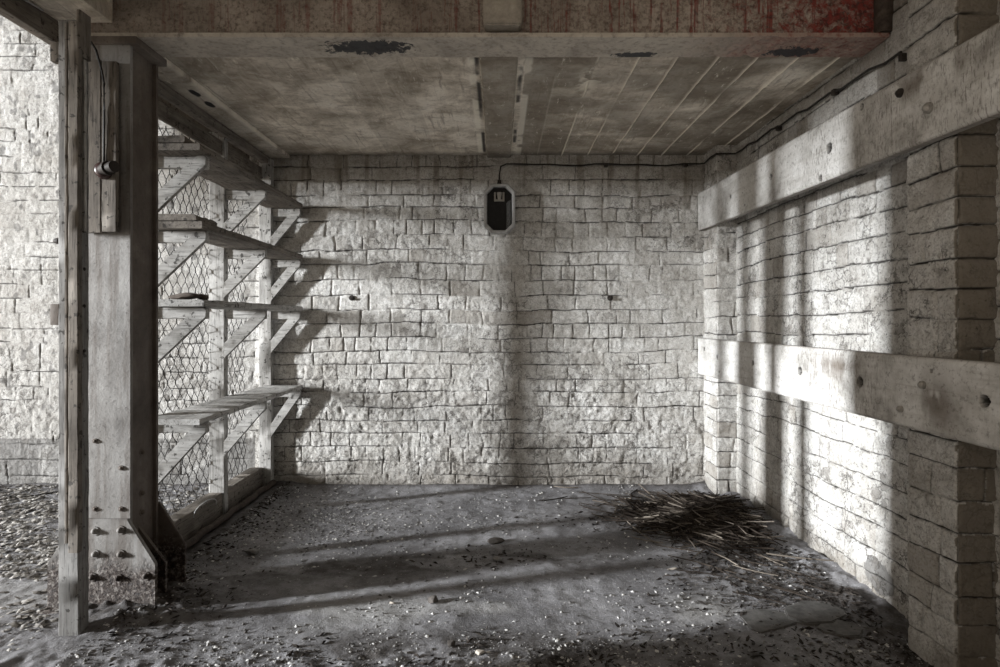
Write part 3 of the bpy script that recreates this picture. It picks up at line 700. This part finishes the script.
# ---------------------------------------------------------------- shelves on brackets
XT = -1.37
SH = [(.778, 'topmost of the four shelves on the mesh partition'), (.424, 'second shelf from the top on the mesh partition'),
      (.0625, 'third shelf from the top, seen nearly edge on'), (-.479, 'lowest of the four shelves, its top surface visible')]
SH_L = ['grey wooden wall shelf, topmost of the four on the mesh partition', 'grey wooden wall shelf, second from the top on the mesh partition',
        'grey wooden wall shelf, third from the top, at eye level', 'grey wooden wall shelf, lowest of the four, bare top showing']
XSt = [-1.640, -1.636, -1.582]
for si, (zr, _) in enumerate(SH):
    z = H+zr
    t = empty('wall_shelf', (-1.48, 3.5, z), SH_L[si], 'shelf', 'shelves on the mesh partition')
    th = .032 if si < 3 else .026
    y0 = 2.745+(.02*si if si < 3 else 0); y1 = YB-.035
    plank('board', (XS1-.015, y0, z), (XT, y1, z+th), 1, M['brown_t'][1] if si < 2 else M['grey_t'][1], t, rough=.0022, nseg=50)
    for bi, ys in enumerate(studs):
        xs = XSt[bi]+.001
        yb0 = ys+.012; yb1 = yb0+.034; xt = XT-.006-(.01 if bi == 1 else 0)
        ah = .056
        arm = plank('bracket', (xs, yb0+.004, z-ah-.001), (xt-.012, yb1, z-.001), 0, M['grey_t'][0], t, rough=.001, nseg=8)
        # brace lapped on the front of the arm, its head cut to a blunt point
        w = .064; leg = .29 if si < 3 else .33
        bm = bmesh.new()
        hx = xt; hz = z-.003
        poly = [(hx-.045, hz), (hx-.012, hz), (hx, hz-.014), (hx-.004, hz-.046), (xs, hz-leg), (xs, hz-leg+.092)]
        bm_prism(bm, [(px, pz) for px, pz in poly], yb0-.020, yb0+.003)
        bmesh.ops.bevel(bm, geom=bm.edges[:], offset=.0025, segments=2, affect='EDGES')
        br = fin('brace', bm, M['grey_t'][0], arm)
# loose things left on the shelves
def loose(lo, hi, label, mat, name='loose_plank', cat='plank', grp=None):
    o = plank(name, lo, hi, 1, mat, None, rough=.003, nseg=12, bevel=.007); tag(o, label, cat, grp); return o
loose((-1.615, 2.75, H+.812), (-1.44, 3.05, H+.845), 'dark offcut board lying at the near end of the topmost shelf', M['brown_t'][1])
loose((-1.61, 2.77, H+.458), (-1.40, 2.98, H+.488), 'dark rounded offcut lying at the near end of the second shelf', M['brown_t'][1])
def lump(name, c, r, mat, label, cat, seed, flat=.6, group=None, sub=3):
    bm = bmesh.new(); bmesh.ops.create_icosphere(bm, subdivisions=sub, radius=1)
    rr = np.random.default_rng(seed); dirs = [Vector(rr.normal(size=3)).normalized() for _ in range(9)]; cut = [rr.uniform(.45, .85) for _ in dirs]
    for v in bm.verts:
        n = v.co.normalized(); k = 1.0
        for d, cc in zip(dirs, cut):
            dp = n.dot(d)
            if dp > cc: k = min(k, cc/dp)
        k *= 1+.10*(float(vn(n.x*3+n.z*2, n.y*3-n.z, seed))-.5)
        v.co = Vector((n.x*k*r[0], n.y*k*r[1], n.z*k*r[2]))+Vector(c)
    o = fin(name, bm, mat); return tag(o, label, cat, group)
lump('dirt_clod', (-1.50, 2.84, H+.0625+.046), (.09, .06, .024), M['dsteel'], 'dark crumbling clod lying on the third shelf nearest the column', 'clod', 5)
lump('dirt_clod', (-1.43, 2.90, H+.0625+.050), (.035, .04, .022), M['dsteel'], 'small dark clod beside a flatter one on the third shelf', 'clod', 8)

# ---------------------------------------------------------------- timber rails on the right-hand piers
def rail(name, zl0, zl1, zr0, zr1, pits, heads, label, worn, stainc):
    XA, XB_ = 1.398, 1.412; YA, YB_ = YB-.012, 1.45
    def P(u, v):
        X = XA+(XB_-XA)*u; Y = YA+(YB_-YA)*u
        k = (YA-Y)/(YA-1.70)
        return np.stack([X, Y, H+(zl0+(zr0-zl0)*k)*(1-v)+(zl1+(zr1-zl1)*k)*v], 1)
    def yat(x): return F*1.405/(x-CX)
    pl = [(yat(x), W(x, y, yat(x)).z, r*1.25) for x, y, r in pits]
    def hf(Pn, u, v):
        Y, Z = Pn[:, 1], Pn[:, 2]
        h = .003*(fbm(Y*2.5, Z*40, 150, 4)-.5)+.004*(fbm(Y*6, Z*9, 151, 3)-.5)
        ed = np.minimum(v, 1-v); h = h-.006*(1-ss(0, .05, ed+.04*(fbm(Y*9, Z*9, 153, 3)-.5)))
        pit = np.zeros_like(Y); wn = np.zeros_like(Y)
        for (py, pz, r) in pl:
            d = np.hypot((Y-py)*1.0, Z-pz)/r+.35*(fbm(Y*45, Z*45, 152, 2)-.5)
            m = 1-ss(.75, 1.05, d); h = h-.030*m; pit = np.maximum(pit, 1-ss(.85, 1.15, d))
        for (wy, ww) in worn: wn = np.maximum(wn, np.exp(-((Y-wy)/ww)**2))
        st = np.zeros_like(Y)
        for (cy, cz, ry, rz) in stainc: st = np.maximum(st, .75*np.exp(-(((Y-cy)/ry)**2+((Z-cz)/rz)**2))*ss(.3, .55, fbm(Y*20, Z*9, 155, 4)))
        st = np.maximum(st, .5*(1-ss(0, .03, ed)))
        return h, dict(pit=pit, worn=.12+.88*wn, stain=st)
    root = empty(name, (1.43, 3.0, H+zl0), label, 'rail', 'timber rails across the right piers', kind='thing')
    child('board', face_slab('board', P, (-1, 0, 0), .036, 560, 70, hf), M['beam'], root)
    for x, y, r, hm in heads:
        Y = yat(x); c = Vector((1.404, Y, W(x, y, Y).z)); bm = bmesh.new()
        bm_cyl(bm, c+Vector((.008, 0, 0)), c+Vector((-.004, 0, 0)), r*1.35, r*1.3, 16); bm_dome(bm, c+Vector((-.004, 0, 0)), (-1, 0, 0), r, r*.9, 14)
        fin('bolt', bm, M[hm], root)
rail('timber_rail', .625, .892, .586, .843, [(698.5, 217, .008), (704, 197, .006), (731, 197, .010), (771, 177, .012), (829, 148, .017), (820, 178, .011), (861, 107, .008), (745, 205, .005)],
     [(900, 93, .012, 'iron'), (928, 108, .014, 'bolt')], 'whitewashed timber rail bolted across the piers, the upper of two', [(2.2, .22), (2.62, .18), (1.8, .2)], [(2.0, H+.80, .25, .05)])
rail('timber_rail', -.379, -.126, -.371, -.123, [(705, 349, .009), (718, 357, .012), (753, 363, .011), (800, 371, .014), (859, 382, .015), (982, 401, .014), (720, 372, .006), (930, 371, .004)],
     [(900, 409, .009, 'bolt'), (922, 385, .010, 'bolt')], 'whitewashed timber rail bolted across the piers, the lower of two', [(2.75, .20), (2.35, .15), (2.5, .25)], [(1.93, H-.27, .10, .10), (2.5, H-.19, .2, .05)])

# ---------------------------------------------------------------- bulkhead lamp on the back wall
bl = empty('bulkhead_lamp', (.007, YB-.01, H+.60), 'dark octagonal bulkhead lamp with grey rim on the back wall', 'lamp')
x0, x1 = -.106, .113; z0, z1 = H+.600, H+.945; ch = .052
def octo(i): 
    a = x0+i; b = x1-i; c_ = z0+i; d = z1-i; k = ch-i*.3
    return [(a+k, c_), (b-k, c_), (b, c_+k), (b, d-k), (b-k, d), (a+k, d), (a, d-k), (a, c_+k)]
yf = YB-.075
bm = bmesh.new()                                   # rim, a closed ring
R = []
for i, y in ((.0, YB-.03), (.0, yf+.012), (.006, yf), (.018, yf), (.023, yf+.012), (.023, YB-.03)): R.append([bm.verts.new((p[0], y, p[1])) for p in octo(i)])
for a_, b_ in zip(R, R[1:]+R[:1]):
    for k in range(8): bm.faces.new((a_[k], a_[(k+1) % 8], b_[(k+1) % 8], b_[k]))
fin('rim', bm, M['bezel'], bl, smooth=20)
bm = bmesh.new(); f = octo(.004); bm_prism(bm, f, YB-.034, YB+.004); fin('back_tray', bm, M['lampdark'], bl)['label'] = 'black inside of the lamp'
bm = bmesh.new(); xc = .002; zc = H+.862
bm_box(bm, (xc-.036, YB-.05, zc-.035), (xc+.036, YB-.034, zc-.022), .002); bm_box(bm, (xc-.036, YB-.05, zc-.022), (xc-.024, YB-.034, zc+.028), .002); bm_box(bm, (xc+.022, YB-.05, zc-.022), (xc+.036, YB-.034, zc+.028), .002)
bm_cyl(bm, (xc, YB-.052, zc-.022), (xc, YB-.052, zc+.024), .012, .018, 14)
fin('lamp_socket', bm, M['socket'], bl)
bm = bmesh.new(); bm_prism(bm, [(.052, z0+.04), (.080, z0+.05), (.080, z0+.235), (.052, z0+.215)], yf+.018, yf+.024); fin('glass', bm, M['glass'], bl)['label'] = 'remaining strip of grey glass'
bm = bmesh.new(); bm_cyl(bm, (xc, YB-.045, z1-.006), (xc, YB-.045, z1+.03), .016, .012, 12); fin('cable_gland', bm, M['iron'], bl)
# cable: lamp -> up -> along back wall -> round the corner pier -> along the side wall
bm = bmesh.new()
pts = [(xc, YB-.04, z1+.028), (xc, YB-.03, z1+.07), (xc+.01, YB-.022, H+1.075), (xc+.05, YB-.020, H+1.094)]
for i in range(1, 14): pts.append((.05+1.35*i/13, YB-.020, H+1.092+.006*math.sin(i*1.1)-.004*(i % 3)))
pts += [(1.428, YB-.05, H+1.09), (1.430, 4.05, H+1.10), (1.438, 3.972, H+1.10), (1.50, 3.968, H+1.10), (1.560, 3.96, H+1.098), (1.563, 3.85, H+1.095)]
for i in range(1, 16): pts.append((1.562, 3.85-1.52*i/15, H+1.095-.055*(i/15)**1.5+.008*math.sin(i*2.1)))
bm_tube(bm, pts, .0055, 6); o = fin('cable', bm, M['cable']); tag(o, 'black cable running from bulkhead lamp along the walls below ceiling', 'cable')
for j, (px, py) in enumerate(((777, 128), (833, 92), (901, 57))):
    Y = F*1.556/(px-CX); p = W(px, py, Y); bm = bmesh.new(); bm_box(bm, (1.552, Y-.012, p.z-.014), (1.580, Y+.012, p.z+.012), .003)
    o = fin('cable_clip', bm, M['iron']); tag(o, ['black cable clip on the side wall, farthest of three', 'black cable clip on the side wall, middle one of three', 'black cable clip on the side wall beside the near pier'][j], 'clip', 'cable clips on the side wall')
for j, px in enumerate((606, 686)):
    bm = bmesh.new(); p = W(px, 165, YB-.02); bm_box(bm, (p.x-.012, YB-.032, p.z-.012), (p.x+.012, YB+.002, p.z+.012), .003)
    o = fin('cable_clip', bm, M['iron']); tag(o, ['black cable clip high on the back wall above the right iron peg', 'black cable clip high on the back wall near the corner pier'][j], 'clip', 'cable clips on the back wall')
for j, (px, py) in enumerate(((352, 298), (610, 298))):
    p = W(px, py, YB); bm = bmesh.new(); bm_cyl(bm, (p.x, YB+.01, p.z), (p.x, YB-.012, p.z), .022, .019, 14); bm_cyl(bm, (p.x+.004, YB-.01, p.z-.003), (p.x+.006, YB-.022, p.z-.005), .011, .010, 10)
    o = fin('iron_peg', bm, M['iron']); tag(o, ['rusted iron peg in the back wall left of the lamp', 'rusted iron peg in the back wall right of the lamp'][j], 'peg', 'iron pegs in the back wall')

# ---------------------------------------------------------------- debris
def flakes(name, pts, sizes, flat, tones, mat, label, cat, seed, asp=(.45, 1)):
    rs = np.random.default_rng(seed); n = len(pts)
    base = np.array([[1, 0, 0], [.2, .8, .15], [-.9, .35, 0], [-.5, -.75, .1], [.4, -.85, 0], [0, 0, 1], [0, 0, -.8]], float)
    tri = np.array([[0, 1, 5], [1, 2, 5], [2, 3, 5], [3, 4, 5], [4, 0, 5], [1, 0, 6], [2, 1, 6], [3, 2, 6], [4, 3, 6], [0, 4, 6]])
    V = base[None]*(.75+.5*rs.random((n, 7, 1)))
    V = V*np.stack([sizes, sizes*rs.uniform(*asp, n), sizes*flat*rs.uniform(.6, 1.4, n)], 1)[:, None, :]
    yaw = rs.uniform(0, 6.283, n); ca, sa = np.cos(yaw), np.sin(yaw); tilt = rs.normal(0, .25, n)
    z = V[..., 2]+V[..., 0]*np.sin(tilt)[:, None]
    x = V[..., 0]*ca[:, None]-V[..., 1]*sa[:, None]; y = V[..., 0]*sa[:, None]+V[..., 1]*ca[:, None]
    P = np.stack([x, y, z], -1)+pts[:, None, :]
    Fc = (np.arange(n)[:, None, None]*7+tri[None]).reshape(-1, 3)
    me = bpy.data.meshes.new(name); me.from_pydata(P.reshape(-1, 3), [], Fc.tolist())
    at = me.attributes.new('tone', 'FLOAT', 'POINT'); at.data.foreach_set('value', np.repeat(tones, 7).astype(np.float32))
    o = link(name, me, mat); tag(o, label, cat, kind='stuff'); return o
def scatter(n, dens, seed, x=(-1.5, 1.5), y=(1.5, 4.2)):
    rs = np.random.default_rng(seed); X = rs.uniform(*x, n*6); Y = rs.uniform(*y, n*6); k = rs.random(n*6) < dens(X, Y)
    X = X[k][:n]; Y = Y[k][:n]; return X, Y, floor_h(X, Y)
def d_grav(X, Y):
    d = .05+.9*np.exp(-(((X+1.05)/.45)**2+((Y-3.5)/.45)**2))+.75*ss(2.3, 2.1, Y)*ss(.35, .6, fbm(X*4, Y*4, 200, 3))+.3*ss(.5, .7, fbm(X*3, Y*3, 201, 3))
    d += .4*np.exp(-((X+1.5)/.15)**2)
    return np.clip(d, 0, 1)*np.where((np.abs(X+1.55) < .16) & (np.abs(Y-2.5) < .13), 0, 1)
X, Y, Z = scatter(15000, d_grav, 1); rs = np.random.default_rng(2); n = len(X)
flakes('gravel', np.stack([X, Y, Z+.001], 1), .0026+.0100*rs.random(n)**4.2, .45, np.clip(rs.random(n)**1.6, 0, 1), M['chips'], 'pale and dark grit and chippings scattered over the floor', 'gravel', 3)
def d_lit(X, Y): return np.clip(.25+.9*ss(.3, .6, fbm(X*2, Y*3, 210, 3)), 0, 1)*np.where(np.hypot((X+2.28)/.28, (Y-2.62)/.12) < 1, .1, 1)
X, Y, Z = scatter(9000, d_lit, 4, (-4.0, -1.70), (1.9, 4.2)); n = len(X); rs = np.random.default_rng(5)
flakes('leaf_litter', np.stack([X, Y, Z+.004], 1), .008+.020*rs.random(n)**2, .22, rs.random(n), M['litter'], 'pale dry leaf litter on the floor beyond the mesh partition', 'leaf litter', 6)
def d_dark(X, Y):
    d = .9*np.exp(-(((X-1.15)/.28)**2+((Y-2.75)/.38)**2))+.9*np.exp(-(((X-1.0)/.45)**2+((Y-3.5)/.12)**2))+.8*np.exp(-(((X-1.42)/.12)**2+((Y-2.5)/.7)**2))
    d += .9*np.exp(-(((X+1.42)/.22)**2+((Y-2.45)/.18)**2))+.35*ss(.45, .6, fbm(X*5, Y*5, 220, 3))*ss(2.35, 2.1, Y)+.5*np.exp(-(((X+.02)/.22)**2+((Y-2.95)/.10)**2))+.5*np.exp(-((X+1.5)/.12)**2)*(Y > 2.7)
    return np.clip(d*(.35+1.0*fbm(X*9, Y*9, 221, 3)), 0, 1)*np.where((X < -1.37) & (np.abs(Y-2.52) < .13), 0, 1)
X, Y, Z = scatter(7500, d_dark, 7); n = len(X); rs = np.random.default_rng(8)
flakes('leaf_litter', np.stack([X, Y, Z+.004], 1), .005+.016*rs.random(n)**2.2, .28, rs.random(n)**1.5, M['dlitter'], 'dark crumbled leaf litter on the floor by the right wall and column foot', 'leaf litter', 9, (.14, .5))

# reeds: one tangled heap in the corner, loose stalks around it
def stalk_pts(c, yaw, L, rs, pitch=0, bow=.03):
    d = Vector((math.cos(yaw)*math.cos(pitch), math.sin(yaw)*math.cos(pitch), math.sin(pitch))); s = Vector((-math.sin(yaw), math.cos(yaw), 0))
    return [Vector(c)+d*(L*(t-.5))+s*(bow*L*(1-(2*t-1)**2)) for t in (0, .25, .5, .75, 1)]
rr = random.Random(12); bm = bmesh.new(); tl = bm.verts.layers.float.new('tone')
def heap_h(x, y): return .11*math.exp(-(((x-1.27)/.30)**2+((y-3.52)/.30)**2))
nst = 0
while nst < 1100:
    x = rr.gauss(1.22, .20); y = rr.gauss(3.47-.25*(x-1.2), .19)
    if x > 1.40 or y > 4.10 or x < .3: continue
    L = rr.uniform(.08, .34); yaw = rr.gauss(2.60, .55) if rr.random() < .62 else rr.uniform(0, 3.14)
    hx = L/2*abs(math.cos(yaw))
    if x+hx > 1.53: x = 1.53-hx
    z = float(floor_h(np.array([x]), np.array([y]))[0])+heap_h(x, y)*rr.uniform(.15, 1.05)+.006
    n0 = len(bm.verts)
    bm_tube(bm, stalk_pts((x, y, z), yaw, L, rr, rr.gauss(0, .13), rr.gauss(0, .07)), rr.uniform(.0018, .0042), 5)
    tn = rr.random()**2.1; bm.verts.ensure_lookup_table()
    for v in bm.verts[n0:]: v[tl] = tn
    nst += 1
o = fin('reed_heap', bm, M['reed']); tag(o, 'tangled heap of dry brown reeds in the right corner of the floor', 'reeds', kind='stuff')
protos = []
for k in range(5):
    bm = bmesh.new(); tl = bm.verts.layers.float.new('tone')
    bm_tube(bm, stalk_pts((0, 0, 0), 0, 1.0, rr, 0, (.05, -.03, .02, .07, -.06)[k]), .0145, 6)
    for v in bm.verts: v[tl] = (.2, .35, .5, .85, .1)[k]
    bmesh.ops.recalc_face_normals(bm, faces=bm.faces[:]); me = bpy.data.meshes.new('reed_stalk'); bm.to_mesh(me); bm.free(); me.materials.append(M['reed']); protos.append(me)
def stalk(px, py, ang, L, k, label, group='loose reed stalks on the floor', r=1.0, name='reed_stalk'):
    s = (py-CY)/H; Y = F/s; X = (px-CX)/s; Z = float(floor_h(np.array([X]), np.array([Y]))[0])+.008
    o = link(name, protos[k]); o.location = (X, Y, Z); o.rotation_euler = (0, 0, ang); o.scale = (L, .17*r, .17*r); tag(o, label, 'stalk', group); return o
GL = 'thin dry reed stalk lying loose beside the reed heap'
for (px, py, a, L, k) in ((630, 496, 3.0, .30, 0), (600, 493, 2.9, .28, 2), (575, 497, .1, .22, 1), (655, 492, 2.7, .26, 2), (620, 500, 3.1, .36, 0), (660, 525, .35, .3, 4), (640, 520, .2, .3, 4),
                          (690, 560, 2.5, .22, 1), (715, 566, 2.4, .2, 2), (740, 560, 2.6, .25, 1), (735, 575, 2.2, .18, 0), (755, 570, 2.5, .2, 3), (700, 572, 2.8, .2, 4), (775, 585, 2.3, .2, 0), (790, 592, 2.4, .22, 1),
                          (680, 548, 2.7, .25, 2), (665, 535, 2.8, .3, 1), (800, 575, 2.35, .2, 2), (820, 590, 2.3, .17, 0), (760, 598, 2.6, .2, 4), (590, 505, 2.5, .16, 4), (645, 505, 2.6, .24, 3)):
    stalk(px, py, a, L, k, GL)
stalk(566, 487, 2.98, .17, 3, 'pale stalk lying at the foot of the back wall left of the reeds', None, 1.6)
stalk(805, 563, 2.86, .34, 3, 'long pale stalk lying on the floor towards the right wall', None, 1.3)
stalk(553, 498, .45, .22, 4, 'dark twig lying near the back wall left of the reeds', None, 1.4, 'twig')
stalk(25, 495, .5, .3, 4, 'dark twig on the litter at the far left edge', None, 2.2, 'twig')

def rock(px, py, r, mat, label, seed, name='stone', cat='stone', **k):
    s = (py-CY)/H; Y = F/s; X = (px-CX)/s; Z = float(floor_h(np.array([X]), np.array([Y]))[0])
    return lump(name, (X, Y, Z+r[2]*.55), r, mat, label, cat, seed, **k)
rock(251, 551, (.040, .028, .022), M['stone'], 'grey stone on the floor right of the partition foot', 31)
rock(434, 600, (.030, .020, .018), M['bricklump'], 'brown brick fragment in the middle of the foreground floor', 32, 'brick_fragment', 'brick fragment')
rock(496, 541, (.045, .032, .020), M['bricklump'], 'dark clod on the shadowed floor in the middle of the room', 33, 'dirt_clod', 'clod')
rock(497, 558, (.026, .018, .014), M['stone'], 'pale grey stone on the shadowed floor in the middle of the room', 36)
rock(451, 645, (.016, .014, .024), M['bricklump'], 'small dark upright stone at the bottom edge of the floor', 34)
rock(673, 567, (.030, .011, .008), M['palestick'], 'white flattened scrap on the floor left of the reed tufts', 35, 'plaster_scrap', 'scrap')
rock(480, 652, (.02, .014, .01), M['palestick'], 'pale plaster scrap at the bottom edge of the floor', 37, 'plaster_scrap', 'scrap')
rock(392, 600, (.018, .008, .006), M['palestick'], 'thin pale plaster scrap left of the brick fragment', 38, 'plaster_scrap', 'scrap')
# broken slabs of screed by the near pier
for j, (px, py, w, d, yaw) in enumerate(((765, 618, .13, .09, .5), (815, 612, .14, .10, .2), (842, 628, .10, .08, -.3))):
    s = (py-CY)/H; Yc = F/s; Xc = (px-CX)/s; rs = random.Random(50+j); n = 8; bm = bmesh.new(); zf = float(floor_h(np.array([Xc]), np.array([Yc]))[0])
    ring = []
    for k in range(n):
        a = 6.283*k/n+rs.uniform(-.2, .2); q = rs.uniform(.75, 1.1); x = math.cos(a)*w*q; y = math.sin(a)*d*q
        ring.append((Xc+x*math.cos(yaw)-y*math.sin(yaw), Yc+x*math.sin(yaw)+y*math.cos(yaw)))
    f0 = [bm.verts.new((x, y, zf-.01)) for x, y in ring]; f1 = [bm.verts.new((x, y, zf+.009+.004*math.sin(x*30))) for x, y in ring]
    bm.faces.new(f0[::-1]); bm.faces.new(f1)
    for k in range(n): bm.faces.new((f0[k], f0[(k+1) % n], f1[(k+1) % n], f1[k]))
    bmesh.ops.bevel(bm, geom=bm.edges[:], offset=.004, segments=2, affect='EDGES')
    o = fin('screed_slab', bm, M['slab']); tag(o, ['broken screed slab, leftmost of three by the near pier', 'broken screed slab between two others by the near pier', 'broken screed slab closest to the near pier'][j], 'slab', 'broken screed slabs by the near pier')

# ---------------------------------------------------------------- light, world, camera
def area(name, loc, target, sx, sy, power, col):
    L = bpy.data.lights.new(name, 'AREA'); L.shape = 'RECTANGLE'; L.size = sx; L.size_y = sy; L.energy = power; L.color = col
    o = bpy.data.objects.new(name, L); COL.objects.link(o); o.location = loc
    o.rotation_euler = (Vector(target)-Vector(loc)).to_track_quat('-Z', 'Y').to_euler(); return o
area('daylight_doorway', (-24.0, -4.1, H+3.6), (0, 3.6, H+3.6), .85, 5.2, 13500, (.96, .985, 1))
w = bpy.data.worlds.new('sky'); SC.world = w; w.use_nodes = True; nt = w.node_tree; bg = nt.nodes['Background']
tc = nt.nodes.new('ShaderNodeTexCoord'); dt = nt.nodes.new('ShaderNodeVectorMath'); dt.operation = 'DOT_PRODUCT'; nt.links.new(tc.outputs['Generated'], dt.inputs[0]); dt.inputs[1].default_value = Vector((-.80, -.14, -.58)).normalized()
rp = nt.nodes.new('ShaderNodeValToRGB'); mr = nt.nodes.new('ShaderNodeMapRange'); mr.inputs[1].default_value = -1; mr.inputs[2].default_value = 1
nt.links.new(dt.outputs['Value'], mr.inputs[0]); nt.links.new(mr.outputs[0], rp.inputs[0])
e = rp.color_ramp.elements; e[0].position = .45; e[0].color = (.05, .044, .036, 1); e[1].position = .86; e[1].color = (1, .89, .75, 1)
nt.links.new(rp.outputs[0], bg.inputs[0]); bg.inputs[1].default_value = 1.02
cam = bpy.data.cameras.new('camera'); co = bpy.data.objects.new('camera', cam); COL.objects.link(co)
co.location = (0, 0, H); co.rotation_euler = (math.pi/2, 0, 0); cam.sensor_width = 36; cam.lens = 36*F/1000
cam.shift_x = .001; cam.shift_y = -.0135; cam.clip_start = .02; cam.clip_end = 100; SC.camera = co
vs = SC.view_settings; SC.display_settings.display_device = 'sRGB'
vs.view_transform = 'Standard'; vs.look = 'None'; vs.gamma = 1; vs.exposure = 0.55; vs.use_curve_mapping = False
